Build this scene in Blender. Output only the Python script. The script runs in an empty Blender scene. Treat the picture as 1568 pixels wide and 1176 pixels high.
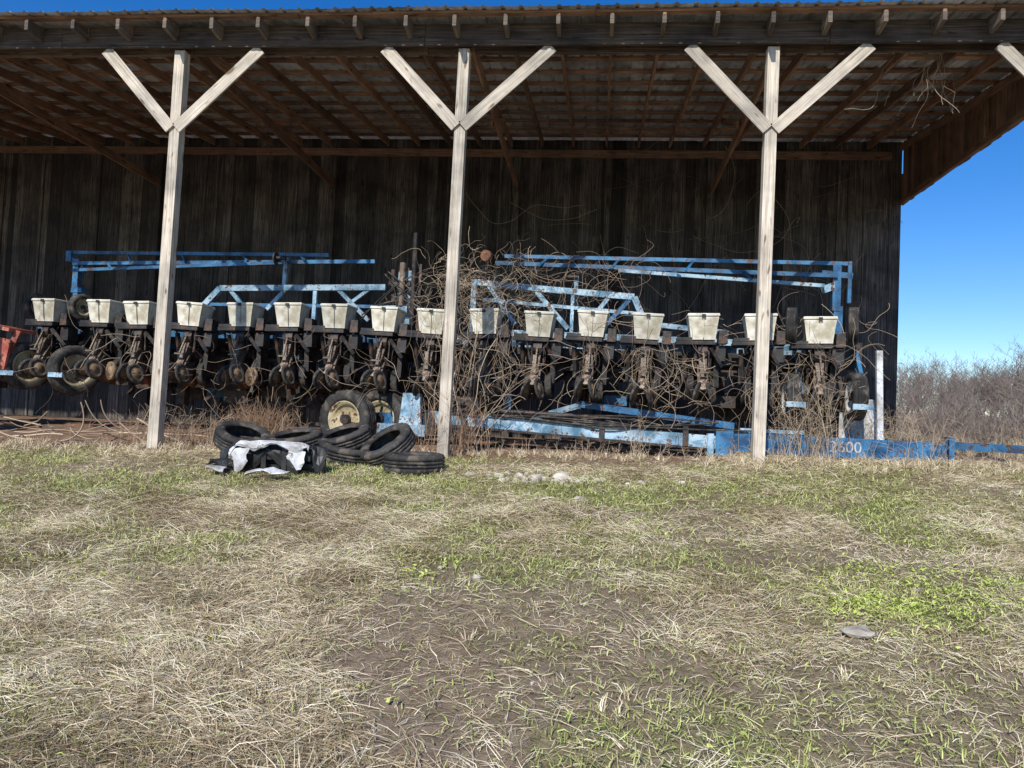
import bpy, math, random
import numpy as np
from mathutils import Vector, Matrix
random.seed(7)
R_=random.uniform
# ------------------------------------------------------------------ noise / terrain
_g=np.random.default_rng(3).random((8,256,256))
def vn(x,y,s,k=0):
    x=np.asarray(x,dtype=float)/s+37.3*k+500; y=np.asarray(y,dtype=float)/s+11.7*k+500
    xi=np.floor(x).astype(int); yi=np.floor(y).astype(int)
    fx=x-xi; fy=y-yi; fx=fx*fx*(3-2*fx); fy=fy*fy*(3-2*fy)
    g=_g[k%8]; a=g[xi%256,yi%256]; b=g[(xi+1)%256,yi%256]; c=g[xi%256,(yi+1)%256]; d=g[(xi+1)%256,(yi+1)%256]
    return (a*(1-fx)+b*fx)*(1-fy)+(c*(1-fx)+d*fx)*fy
def fbm(x,y,s,k=0,o=4):
    t=0;a=1;n=0
    for i in range(o):
        t=t+a*vn(x,y,s/2**i,k+i); n+=a; a*=.5
    return t/n
def sst(a,b,x):
    t=np.clip((x-a)/(b-a),0,1); return t*t*(3-2*t)
def gz(X,Y):
    X=np.asarray(X,dtype=float); Y=np.asarray(Y,dtype=float)
    a=1.0+.027*(np.clip(X,-14,9)+5.6)
    near=a*np.clip(Y,-4,9.4)/9.4
    z=near+(1.27-a)*sst(9.4,12.2,Y)*.75
    z=z-sst(6.5,40,X)*3.0*sst(0,30,Y) - sst(17,60,Y)*4.5
    z=z+sst(70,170,Y+.25*X)*11.0 + sst(150,500,Y)*10
    z=z-sst(4,80,-Y)*2
    m=np.exp(-((np.clip(np.abs(X)-12,0,99))/8)**2)
    z=z+m*((fbm(X,Y,1.3,1,3)-.5)*.07+(fbm(X,Y,.22,4,3)-.5)*.045)
    return z
def G(x,y): return float(gz(x,y))
def blob(X,Y,x,y,rx,ry): return np.exp(-(((X-x)/rx)**2+((Y-y)/ry)**2))
def green_m(X,Y):
    n=fbm(X,Y,1.1,2,4)
    g=sst(.46,.66,n)*.46
    g=g+blob(X,Y,1.72,4.75,.45,.28)*1.1+blob(X,Y,2.6,5.1,.7,.35)*.7+blob(X,Y,3.6,6.4,1.2,.5)*.35
    g=g+blob(X,Y,-1.5,7.7,2.8,.5)*.65+blob(X,Y,2.0,7.4,2.5,.6)*.35+blob(X,Y,-5.0,6.9,1.5,.45)*.7
    g=g+blob(X,Y,-.2,5.6,1.4,.8)*.35+blob(X,Y,1.2,3.3,1.2,.8)*.3+blob(X,Y,3.2,4.2,1,1)*.25+blob(X,Y,-1.2,4.9,.8,.5)*.2
    return np.clip(g*(.05+1.75*fbm(X,Y,.18,5,3)),0,1)*(1-sst(8.9,9.5,Y))
def straw_m(X,Y):
    n=fbm(X,Y,.8,0,5)
    s=sst(.36,.62,n)
    s=s-blob(X,Y,-.8,3.75,.55,.5)*.8-blob(X,Y,-.3,4.4,1.0,.5)*.45-blob(X,Y,.7,3.4,1.0,.6)*.4-blob(X,Y,-.7,4.9,.6,.3)*.35-blob(X,Y,1.3,4.2,1.2,.5)*.25
    s=s+blob(X,Y,-3.2,4.2,1.6,1.3)*.6+blob(X,Y,-.3,6.0,.9,.5)*.5+blob(X,Y,-1.8,2.9,.8,.5)*.5
    s=s+blob(X,Y,3.8,8.9,2.6,.6)*.6+blob(X,Y,-2,8,4,.4)*.1
    s=s*(1-sst(8.6,9.3,Y)*(1-sst(1.0,2.5,X)))
    return np.clip(s,0,1)
# ------------------------------------------------------------------ materials
def newmat(name,rough=.8,metal=0.):
    m=bpy.data.materials.new(name); m.use_nodes=True; nt=m.node_tree
    b=nt.nodes['Principled BSDF']; b.inputs['Roughness'].default_value=rough; b.inputs['Metallic'].default_value=metal
    return m,nt,b
def ramp(nt,src,stops):
    r=nt.nodes.new('ShaderNodeValToRGB'); e=r.color_ramp.elements
    while len(e)<len(stops): e.new(.5)
    for i,(p,c) in enumerate(stops):
        e[i].position=p; e[i].color=(*c,1) if len(c)==3 else c
    nt.links.new(src,r.inputs[0]); return r.outputs[0]
def mix(nt,f,a,b,mode='MIX'):
    m=nt.nodes.new('ShaderNodeMix'); m.data_type='RGBA'; m.blend_type=mode
    for s,i in ((f,0),(a,6),(b,7)):
        if hasattr(s,'is_linked') or hasattr(s,'links'): nt.links.new(s,m.inputs[i])
        else: m.inputs[i].default_value=s if i==0 else (*s,1)
    return m.outputs[2]
def attr(nt,n):
    a=nt.nodes.new('ShaderNodeAttribute'); a.attribute_name=n; return a.outputs['Fac']
def maprange(nt,s,a,b,c=0.,d=1.):
    m=nt.nodes.new('ShaderNodeMapRange'); m.inputs[1].default_value=c; m.inputs[2].default_value=d
    m.inputs[3].default_value=a; m.inputs[4].default_value=b
    nt.links.new(s,m.inputs[0]); return m.outputs[0]
def comb(nt,s):
    c=nt.nodes.new('ShaderNodeCombineColor')
    for i in range(3): nt.links.new(s,c.inputs[i])
    return c.outputs[0]
def bump(nt,b,h,st=.5,d=.01):
    n=nt.nodes.new('ShaderNodeBump'); n.inputs['Strength'].default_value=st; n.inputs['Distance'].default_value=d
    nt.links.new(h,n.inputs['Height']); nt.links.new(n.outputs[0],b.inputs['Normal'])
def noise(nt,scale,coord='Object',detail=6,sc=(1,1,1),rough=.6):
    t=nt.nodes.new('ShaderNodeTexCoord'); mp=nt.nodes.new('ShaderNodeMapping'); mp.inputs['Scale'].default_value=sc
    nt.links.new(t.outputs[coord],mp.inputs[0])
    n=nt.nodes.new('ShaderNodeTexNoise'); n.inputs['Scale'].default_value=scale; n.inputs['Detail'].default_value=detail
    n.inputs['Roughness'].default_value=rough
    nt.links.new(mp.outputs[0],n.inputs['Vector']); return n.outputs[0]
def wood(name,dark,mid,light,lo=.6,hi=1.25,stain=.5,rough=.85):
    m,nt,b=newmat(name,rough)
    g=noise(nt,1,'UV',5,(1.3,45,1),.7)
    c=ramp(nt,g,[(.30,dark),(.48,mid),(.66,light)])
    s=noise(nt,2.2,'Object',3)
    sc=ramp(nt,s,[(.3,(stain,)*3),(.62,(1.1,1.08,1.05))])
    c=mix(nt,1.0,c,sc,'MULTIPLY')
    k=noise(nt,1,'UV',1,(4,14,1),.4)   # knots
    kc=ramp(nt,k,[(.66,(1,1,1)),(.73,(.4,.31,.25))])
    c=mix(nt,1.0,c,kc,'MULTIPLY')
    c=mix(nt,1.0,c,comb(nt,maprange(nt,attr(nt,'rnd'),lo,hi)),'MULTIPLY')
    nt.links.new(c,b.inputs['Base Color']); bump(nt,b,g,.7,.005)
    return m
def paint(name,col,faded,rust=(.10,.045,.022),ra=.62,rough=.5,metal=0.,dirt=.5,bmp=True):
    m,nt,b=newmat(name,rough,metal)
    f=noise(nt,4.5,'Object',3)
    c=ramp(nt,f,[(.35,col),(.65,faded)])
    r=noise(nt,9,'Object',5,(1,1,1),.75)
    rr=ramp(nt,r,[(ra-.03,(0,0,0)),(ra+.03,(1,1,1))])
    c=mix(nt,rr,c,rust)
    c=mix(nt,1.0,c,ramp(nt,f,[(.35,(dirt,dirt*.95,dirt*.88)),(.55,(1,1,1))]),'MULTIPLY')
    c=mix(nt,1.0,c,comb(nt,maprange(nt,attr(nt,'rnd'),.75,1.15)),'MULTIPLY')
    nt.links.new(c,b.inputs['Base Color'])
    if bmp: bump(nt,b,r,.3,.003)
    return m
def plain(name,c0,c1,rough=.9):
    m,nt,b=newmat(name,rough); nt.links.new(ramp(nt,attr(nt,'rnd'),[(0,c0),(1,c1)]),b.inputs['Base Color']); return m
M={}
M['post']=wood('weathered_post',(.25,.205,.155),(.54,.475,.385),(.74,.68,.58),.8,1.12,.62)
M['beam']=wood('dark_beam',(.04,.028,.021),(.115,.082,.060),(.25,.19,.145),.6,1.3,.5)
M['tail']=wood('grey_rafter_tail',(.08,.062,.048),(.18,.14,.108),(.31,.255,.20),.4,1.2,.5)
M['rafter']=wood('brown_rafter',(.14,.070,.042),(.29,.165,.105),(.44,.29,.20),.55,1.3,.6)
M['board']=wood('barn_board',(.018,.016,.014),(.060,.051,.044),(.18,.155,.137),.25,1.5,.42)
M['skirt']=wood('skirt_board',(.10,.056,.039),(.22,.132,.090),(.36,.24,.17),.5,1.3,.6)
M['roof']=paint('galvanised_roof',(.50,.54,.58),(.64,.68,.72),(.27,.19,.13),.73,.42,.25,.7)
M['blue']=paint('blue_paint',(.018,.12,.30),(.05,.21,.38),ra=.57,rough=.45)
M['lblue']=paint('faded_sunlit_blue_paint',(.12,.31,.48),(.44,.57,.64),ra=.57,rough=.55)  # pale blue: weathered paint, plus sunlit tone painted into toolbar and plate
M['dark']=paint('dark_grimy_steel',(.014,.015,.017),(.040,.036,.033),(.09,.045,.025),ra=.55,rough=.6)
M['steel']=paint('rusty_casting',(.20,.155,.11),(.34,.295,.23),(.10,.05,.03),.50,.6,.2)
M['cream']=paint('cream_plastic',(.60,.565,.44),(.73,.70,.60),(.22,.175,.12),.65,.5,0,.66)
M['rub']=paint('old_rubber',(.026,.025,.024),(.060,.055,.049),(.125,.102,.078),.56,.8)
M['rim']=paint('rim_paint',(.46,.38,.20),(.60,.52,.34),ra=.56,rough=.6)
M['tan']=paint('tan_hub',(.24,.155,.085),(.36,.25,.145),(.07,.04,.025),ra=.53,rough=.7)
M['rust']=paint('rusted_steel',(.16,.06,.03),(.25,.11,.06),ra=.55,rough=.8)
M['red']=paint('faded_red_paint',(.45,.085,.05),(.54,.19,.13),ra=.56,rough=.55)
M['orange']=paint('orange_plastic',(.60,.20,.05),(.68,.28,.09),ra=.7,rough=.5)
M['white']=paint('dirty_white',(.52,.53,.54),(.72,.73,.73),(.2,.17,.13),.60,.7,0,.6)
M['black']=paint('black_plastic',(.012,.012,.013),(.03,.03,.03),(.09,.07,.05),.66,.5)
M['rock']=paint('pale_stone',(.48,.43,.35),(.64,.59,.50),(.30,.24,.17),.62,.9)
M['vine']=plain('dry_vine',(.15,.10,.07),(.44,.335,.24))
M['stalk']=plain('dry_stalk',(.27,.19,.12),(.62,.50,.35))
M['rstalk']=plain('russet_stalk',(.20,.115,.065),(.42,.27,.16))
M['bark']=plain('winter_bark',(.14,.11,.09),(.31,.25,.21))
# ------------------------------------------------------------------ mesh builder
class MB:
    def __init__(s): s.v=[];s.f=[];s.m=[];s.uv=[];s.r=[];s.sm=[];s.ml=[]
    def mi(s,k):
        if k not in s.ml: s.ml.append(k)
        return s.ml.index(k)
    def face(s,idx,mat,uv=None,r=.5,sm=False):
        s.f.append(idx); s.m.append(s.mi(mat)); s.r.append(r); s.sm.append(sm)
        s.uv.extend(uv if uv else [(0,0)]*len(idx))
    def beam(s,p0,p1,w,h,mat,up=(0,0,1),w1=None,h1=None,r=None):
        p0=Vector(p0);p1=Vector(p1);d=p1-p0;L=d.length
        if L<1e-6:return
        d/=L;up=Vector(up)
        if abs(d.dot(up))>.98: up=Vector((0,1,0))
        sx=d.cross(up).normalized();sz=sx.cross(d).normalized()
        w1=w if w1 is None else w1;h1=h if h1 is None else h1
        if r is None:r=random.random()
        b=len(s.v);u0=R_(0,50);v0=R_(0,50)
        for p,ww,hh in((p0,w,h),(p1,w1,h1)):
            for a,c in((-1,-1),(1,-1),(1,1),(-1,1)):
                s.v.append(tuple(p+sx*(a*ww/2)+sz*(c*hh/2)))
        per=[0,w,w+h,2*w+h,2*w+2*h]
        for i in range(4):
            j=(i+1)%4
            s.face((b+i,b+j,b+4+j,b+4+i),mat,[(u0,v0+per[i]),(u0,v0+per[i+1]),(u0+L,v0+per[i+1]),(u0+L,v0+per[i])],r)
        s.face((b+3,b+2,b+1,b),mat,[(u0,v0),(u0+w,v0),(u0+w,v0+h),(u0,v0+h)],r*.8)
        s.face((b+4,b+5,b+6,b+7),mat,[(u0,v0),(u0+w,v0),(u0+w,v0+h),(u0,v0+h)],r*.8)
    def box(s,c,size,mat,r=None,rz=0.,taper=1.):
        x,y,z=c;a=math.cos(rz);b=math.sin(rz)
        s.beam((x,y,z-size[2]/2),(x,y,z+size[2]/2),size[0],size[1],mat,up=(-b,a,0),w1=size[0]*taper,h1=size[1]*taper,r=r)
    def tube(s,pts,r0,mat,n=3,r1=None,r=None,caps=False,sm=True):
        if r is None:r=random.random()
        pts=[Vector(p) for p in pts];k=len(pts);b=len(s.v)
        r1=r0 if r1 is None else r1
        ref=None
        for i,p in enumerate(pts):
            d=(pts[min(i+1,k-1)]-pts[max(i-1,0)])
            if d.length<1e-7:d=Vector((0,0,1))
            d.normalize()
            if ref is None: ref=Vector((0,0,1)) if abs(d.z)<.9 else Vector((1,0,0))
            sx=d.cross(ref)
            if sx.length<1e-4: sx=d.orthogonal()
            sx.normalize();sy=sx.cross(d).normalized();ref=sy
            rr=r0+(r1-r0)*i/max(k-1,1)
            for j in range(n):
                t=2*math.pi*j/n
                s.v.append(tuple(p+sx*(math.cos(t)*rr)+sy*(math.sin(t)*rr)))
        for i in range(k-1):
            for j in range(n):
                jj=(j+1)%n
                s.face((b+i*n+j,b+i*n+jj,b+(i+1)*n+jj,b+(i+1)*n+j),mat,None,r,sm)
        if caps:
            s.face(tuple(b+j for j in range(n))[::-1],mat,None,r);s.face(tuple(b+(k-1)*n+j for j in range(n)),mat,None,r)
    def cyl(s,p0,p1,r,mat,n=12,r1=None,rr=None): s.tube([p0,p1],r,mat,n,r1,rr,True,sm=n>16)
    def lathe(s,prof,c,ax,mat,n=32,closed=True,rr=None,jag=0,sm=True):
        c=Vector(c);ax=Vector(ax).normalized();sx=ax.orthogonal().normalized();sy=ax.cross(sx)
        if rr is None: rr=random.random()
        b=len(s.v);k=len(prof);Rm=max(p[0] for p in prof)
        for i in range(n):
            t=2*math.pi*i/n;dv=sx*math.cos(t)+sy*math.sin(t)
            for (q,a) in prof:
                q2=q-(jag if (i%4<1 and q>Rm*.96) else 0)
                s.v.append(tuple(c+dv*q2+ax*a))
        for i in range(n):
            ii=(i+1)%n
            for j in range(k if closed else k-1):
                jj=(j+1)%k
                s.face((b+i*k+j,b+ii*k+j,b+ii*k+jj,b+i*k+jj),mat,None,rr,sm)
    def obj(s,name,parent=None,loc=None,rot=None):
        me=bpy.data.meshes.new(name); me.from_pydata(s.v,[],s.f)
        for k in s.ml: me.materials.append(M[k])
        me.polygons.foreach_set('material_index',s.m)
        me.polygons.foreach_set('use_smooth',s.sm)
        ul=me.uv_layers.new(name='UVMap'); ul.data.foreach_set('uv',np.array(s.uv,dtype=np.float32).ravel())
        at=me.attributes.new('rnd','FLOAT','FACE'); at.data.foreach_set('value',np.array(s.r,dtype=np.float32))
        me.update()
        return link(me,name,parent,loc,rot)
def link(me,name,parent=None,loc=None,rot=None):
    o=bpy.data.objects.new(name,me); bpy.context.scene.collection.objects.link(o)
    if parent:o.parent=parent
    if loc:o.location=loc
    if rot:o.rotation_euler=rot
    return o
def empty(name,loc=(0,0,0),rz=0):
    o=bpy.data.objects.new(name,None); bpy.context.scene.collection.objects.link(o)
    o.location=loc;o.rotation_euler=(0,0,rz);o.empty_display_size=.3;return o
def tire_prof(R,W,rin):
    h=W/2
    p=[(rin,-h*.72),(rin+(R-rin)*.3,-h*.97),(rin+(R-rin)*.65,-h),(R*.965,-h*.9),(R,-h*.68),(R,-h*.42),(R*.965,-h*.40),(R*.965,-h*.30),(R,-h*.28),(R,-h*.05),
       (R*.965,-h*.04),(R*.965,h*.04),(R,h*.05),(R,h*.28),(R*.965,h*.30),(R*.965,h*.40),(R,h*.42),(R,h*.68),(R*.965,h*.9),(rin+(R-rin)*.65,h),(rin+(R-rin)*.3,h*.97),(rin,h*.72)]
    return p+[(rin+.01,h*.6),(R*.91,h*.72),(R*.93,0),(R*.91,-h*.72),(rin+.01,-h*.6)]
def wheel(mb,c,ax,R,W,rin,rim='rim',n=40,dish=.3,jag=.006,hub='dark'):
    mb.lathe(tire_prof(R,W,rin),c,ax,'rub',n,True,jag=jag)
    h=W/2
    mb.lathe([(rin+.012,-h*.8),(rin-.01,-h*.8),(rin*.86,-h*dish),(rin*.45,-h*dish*.6),(.001,-h*dish*.6)],c,ax,rim,n,False)
    mb.lathe([(rin+.012,h*.8),(rin-.01,h*.8),(rin*.86,h*dish),(rin*.45,h*dish*.6),(.001,h*dish*.6)],c,ax,rim,n,False)
    a=Vector(ax).normalized();c=Vector(c)
    mb.cyl(c-a*h*.75,c+a*h*.75,rin*.28,hub,12)
# ------------------------------------------------------------------ world, sun, camera
AZ=math.radians(14);EL=math.radians(39.3)
sc=bpy.context.scene
w=bpy.data.worlds.new("World"); sc.world=w; w.use_nodes=True
nt=w.node_tree; sk=nt.nodes.new('ShaderNodeTexSky'); sk.sky_type='NISHITA'; sk.sun_disc=False
sk.sun_elevation=EL; sk.sun_rotation=math.pi+AZ; sk.air_density=1.1; sk.dust_density=0.; sk.ozone_density=4.5; sk.altitude=200
hs=nt.nodes.new('ShaderNodeHueSaturation'); hs.inputs['Saturation'].default_value=1.35; hs.inputs['Hue'].default_value=.512
nt.links.new(sk.outputs[0],hs.inputs['Color']);nt.links.new(hs.outputs[0],nt.nodes['Background'].inputs[0]); nt.nodes['Background'].inputs[1].default_value=.148
sd=bpy.data.lights.new('sun','SUN'); sd.energy=5.0; sd.angle=math.radians(.5); sd.color=(1,.95,.87)
so=bpy.data.objects.new('sun',sd); sc.collection.objects.link(so)
tos=Vector((-math.sin(AZ)*math.cos(EL),-math.cos(AZ)*math.cos(EL),math.sin(EL)))
so.rotation_euler=tos.to_track_quat('Z','Y').to_euler(); so.location=tos*40
rho=math.radians(2.6);al=math.radians(2.5);th=math.radians(6.2)
f=Vector((-math.sin(th)*math.cos(al),math.cos(th)*math.cos(al),math.sin(al)))
r0=Vector((math.cos(th),math.sin(th),0));u0=r0.cross(f)
rt=r0*math.cos(rho)+u0*math.sin(rho);up=u0*math.cos(rho)-r0*math.sin(rho)
cd=bpy.data.cameras.new('camera');cd.sensor_width=36;cd.sensor_fit='HORIZONTAL';cd.lens=36*1178/1568;cd.clip_end=3000;cd.clip_start=.05
co=bpy.data.objects.new('camera',cd);sc.collection.objects.link(co)
mw=Matrix((rt,up,-f)).transposed().to_4x4(); mw.translation=Vector((0,0,1.6)); co.matrix_world=mw
sc.camera=co
sc.view_settings.view_transform='Standard';sc.view_settings.look='None';sc.view_settings.exposure=0
# ------------------------------------------------------------------ ground
def axis(lo,hi,st,far):
    a=list(np.arange(lo,hi+1e-6,st)); x=hi;d=st
    while x<far: d*=1.16;x+=d;a.append(x)
    x=lo;d=st
    while x>-far: d*=1.16;x-=d;a.insert(0,x)
    return np.array(a)
xs=axis(-12,9,.07,900);ys=axis(1.0,14,.07,900)
XX,YY=np.meshgrid(xs,ys);ZZ=gz(XX,YY);nx,ny=len(xs),len(ys)
me=bpy.data.meshes.new('ground')
V=np.stack([XX,YY,ZZ],-1).reshape(-1,3)
i=np.arange(nx*ny).reshape(ny,nx)
Fq=np.stack([i[:-1,:-1],i[:-1,1:],i[1:,1:],i[1:,:-1]],-1).reshape(-1,4)
def npmesh(me,V,F):
    k=F.shape[1]
    me.vertices.add(len(V));me.vertices.foreach_set('co',V.astype(np.float32).ravel())
    me.loops.add(F.size);me.loops.foreach_set('vertex_index',F.astype(np.int32).ravel())
    me.polygons.add(len(F));me.polygons.foreach_set('loop_start',np.arange(0,F.size,k,dtype=np.int32))
    me.polygons.foreach_set('loop_total',np.full(len(F),k,dtype=np.int32));me.update(calc_edges=True)
npmesh(me,V,Fq);me.polygons.foreach_set('use_smooth',np.ones(len(Fq),bool))
for nm,fn in (('straw',straw_m),('green',green_m)):
    a=me.attributes.new(nm,'FLOAT','POINT');a.data.foreach_set('value',fn(XX,YY).astype(np.float32).ravel())
dirt=(sst(8.9,9.6,YY)*(1-sst(5.8,7.5,XX))*(1-sst(17,20,YY))).astype(np.float32)
a=me.attributes.new('shed','FLOAT','POINT');a.data.foreach_set('value',dirt.ravel())
m,nt,b=newmat('ground_soil_and_grass',.95)
n1=noise(nt,9,'Object',7,rough=.75);n2=noise(nt,70,'Object',4,rough=.8)
soil=ramp(nt,n1,[(.3,(.12,.08,.052)),(.5,(.225,.158,.105)),(.7,(.35,.265,.18))])
st=ramp(nt,n2,[(.3,(.21,.16,.09)),(.5,(.42,.34,.205)),(.7,(.60,.51,.34))])
gr=ramp(nt,n2,[(.3,(.11,.12,.035)),(.6,(.25,.26,.085))])
c=mix(nt,maprange(nt,attr(nt,'straw'),.10,.75),soil,st)
c=mix(nt,maprange(nt,attr(nt,'green'),0,.8),c,gr)
red=ramp(nt,n1,[(.3,(.11,.06,.038)),(.5,(.22,.13,.08)),(.7,(.33,.21,.135))])
c=mix(nt,attr(nt,'shed'),c,red)
nt.links.new(c,b.inputs['Base Color']);bump(nt,b,n1,1.0,.04)
me.materials.append(m);link(me,'ground')
# ------------------------------------------------------------------ grass (one mesh of blades)
m,nt,b=newmat('grass_blades',.75)
sr=ramp(nt,attr(nt,'rnd'),[(0,(.19,.13,.075)),(.3,(.43,.33,.19)),(.65,(.68,.57,.37)),(1,(.88,.79,.59))])
gg=ramp(nt,attr(nt,'rnd'),[(0,(.15,.18,.04)),(.5,(.31,.37,.08)),(1,(.56,.64,.14))])
nt.links.new(mix(nt,attr(nt,'grn'),sr,gg),b.inputs['Base Color'])
M['grass']=m
rg=np.random.default_rng(11)
def blades(X,Y,L,W,az,el,rnd,grn,lift):
    n=len(X);Z=gz(X,Y)+lift
    dx=np.cos(az);dy=np.sin(az);px=-dy;py=dx
    ce=np.cos(el);se=np.sin(el);P=np.stack([X,Y,Z],-1)
    D1=np.stack([dx*ce,dy*ce,se],-1)
    el2=el-rg.uniform(.1,.7,n);az2=az+rg.normal(0,.45,n)
    D2=np.stack([np.cos(az2)*np.cos(el2),np.sin(az2)*np.cos(el2),np.sin(el2)],-1)
    tw=rg.uniform(-.9,.9,n)
    S=np.stack([px*np.cos(tw),py*np.cos(tw),np.sin(tw)],-1)*W[:,None]/2
    mid=P+D1*(L*.5)[:,None];tip=mid+D2*(L*.5)[:,None]
    gt=gz(tip[:,0],tip[:,1])+.004;tip[:,2]=np.maximum(tip[:,2],gt)
    V=np.stack([P-S,P+S,mid+S*.85,mid-S*.85,tip+S*.25,tip-S*.25],1).reshape(-1,3)
    bb=np.arange(n)*6
    F=np.stack([np.stack([bb,bb+1,bb+2,bb+3],-1),np.stack([bb+3,bb+2,bb+4,bb+5],-1)],1).reshape(-1,4)
    return V,F,np.repeat(rnd,2),np.repeat(grn,2)
parts=[]
def scatter(n,x0,x1,y0,y1,kind):
    X=rg.uniform(x0,x1,n);Y=rg.uniform(y0,y1,n)
    fan=np.abs(X)<(1.6+Y*.95);X=X[fan];Y=Y[fan]
    s=straw_m(X,Y);g=green_m(X,Y)
    d=fbm(X,Y,.10,6,2)
    if kind=='straw': keep=rg.random(len(X))<(.11+.89*s*np.clip(2.2*d-.2,0,1.2))*(1-.5*g)
    elif kind=='green': keep=rg.random(len(X))<(.04+.96*g)
    keep&=~((Y>9.25)&(X<1.2)&(rg.random(len(X))<.85))
    X=X[keep];Y=Y[keep];s=s[keep];n=len(X);far=.8+.07*Y
    if kind=='straw':
        az=fbm(X,Y,.55,3,4)*2*math.pi*2.6+rg.normal(0,.9,n)
        el=np.abs(rg.normal(.10,.26,n))
        L=rg.uniform(.035,.09,n)+rg.random(n)**3*.12;W=rg.uniform(.0014,.0034,n)*far*1.2
        lift=rg.uniform(0,.03,n)*(.3+s)
        rnd=np.clip(rg.normal(.5,.26,n)+(fbm(X,Y,.5,7,3)-.5)*1.2,0,1);grn=(rg.random(n)<.10)*.6
    else:
        az=rg.uniform(0,2*math.pi,n);el=rg.uniform(.2,1.3,n)
        L=rg.uniform(.02,.06,n);W=rg.uniform(.003,.007,n)*far
        lift=rg.uniform(0,.025,n);rnd=np.clip(rg.normal(.45,.25,n)+blob(X,Y,1.72,4.75,.5,.3)*.4,0,1);grn=rg.uniform(.6,1,n)
    parts.append(blades(X,Y,L,W,az,el,rnd,grn,lift))
scatter(310000,-4.8,4.8,1.6,4.3,'straw')
scatter(310000,-7.5,6.5,4.3,7,'straw')
scatter(230000,-11,9,7,10.2,'straw')
scatter(50000,-16,16,-1,12,'straw')
scatter(180000,-5,5,1.6,5.5,'green')
scatter(260000,-9,9,5.5,9.4,'green')
def weedpatch(x,y,rx,ry,n):    # low broad-leaved yellow-green weeds
    X=rg.normal(x,rx,n);Y=rg.normal(y,ry,n);k=fbm(X,Y,.12,2,2)>.42;X=X[k];Y=Y[k];n=len(X)
    parts.append(blades(X,Y,rg.uniform(.015,.04,n),rg.uniform(.008,.016,n),rg.uniform(0,6.28,n),rg.uniform(.0,.9,n),rg.uniform(.6,1,n),np.ones(n),rg.uniform(.01,.04,n)))
weedpatch(1.70,4.72,.22,.13,1500);weedpatch(2.5,5.05,.35,.15,900);weedpatch(2.1,5.4,.3,.12,300);weedpatch(3.6,6.2,.4,.15,300);weedpatch(1.35,4.95,.12,.08,200)
for i in range(26): weedpatch(R_(-5,4.5),R_(2.8,8.5),R_(.05,.15),R_(.04,.1),ri_:=random.randint(30,110))
def tufts(nc,x0,x1,y0,y1,h,per=28):
    cx=np.repeat(rg.uniform(x0,x1,nc),per);cy=np.repeat(rg.uniform(y0,y1,nc),per);n=len(cx)
    az=rg.uniform(0,2*math.pi,n);X=cx+np.cos(az)*rg.uniform(0,.05,n);Y=cy+np.sin(az)*rg.uniform(0,.05,n)
    parts.append(blades(X,Y,rg.uniform(.5,1,n)*h,rg.uniform(.003,.006,n)*1.4,az,rg.uniform(.5,1.4,n),np.clip(rg.normal(.55,.2,n),0,1),np.zeros(n),np.zeros(n)))
def swaths(nc,x0,x1,y0,y1,per=60,L0=.10,L1=.26):   # matted, combed-over clumps of dead fescue
    cx=rg.uniform(x0,x1,nc);cy=rg.uniform(y0,y1,nc);k=rg.random(nc)<(straw_m(cx,cy)-.1);cx=cx[k];cy=cy[k];nc=len(cx)
    a0=rg.uniform(0,2*math.pi,nc);b0=rg.normal(.58,.2,nc)
    CX=np.repeat(cx,per);CY=np.repeat(cy,per);A=np.repeat(a0,per);n=len(CX)
    t=rg.normal(0,.08,n);u=rg.normal(0,.05,n)
    X=CX+np.cos(A)*u-np.sin(A)*t;Y=CY+np.sin(A)*u+np.cos(A)*t
    parts.append(blades(X,Y,rg.uniform(L0,L1,n),rg.uniform(.0016,.0032,n)*(.8+.07*Y)*1.1,A+t*4+rg.normal(0,.35,n),rg.uniform(.05,.6,n),
        np.clip(np.repeat(b0,per)+rg.normal(0,.2,n),0,1),np.zeros(n),rg.uniform(0,.025,n)))
swaths(420,-5,0.3,2.2,6.5);swaths(150,-.5,5,2.2,7);swaths(230,-8,7,5.5,9.2,45,.08,.2)
tufts(110,1.0,5.5,8.7,9.5,.16);tufts(100,-9,-5,8.6,9.6,.15);tufts(130,-5.5,1,9.2,9.9,.12);tufts(400,6.5,14,10.8,20,.45)
tufts(110,-4.8,4.5,3,8.6,.08,18)
off=0;Vs=[];Fs=[];Rs=[];Gs=[]
for v,fq,r,g in parts: Vs.append(v);Fs.append(fq+off);off+=len(v);Rs.append(r);Gs.append(g)
me=bpy.data.meshes.new('dry_grass');npmesh(me,np.concatenate(Vs),np.concatenate(Fs))
for nm,a in(('rnd',Rs),('grn',Gs)):
    t=me.attributes.new(nm,'FLOAT','FACE');t.data.foreach_set('value',np.concatenate(a).astype(np.float32))
me.materials.append(M['grass']);link(me,'dry_grass')
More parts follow.
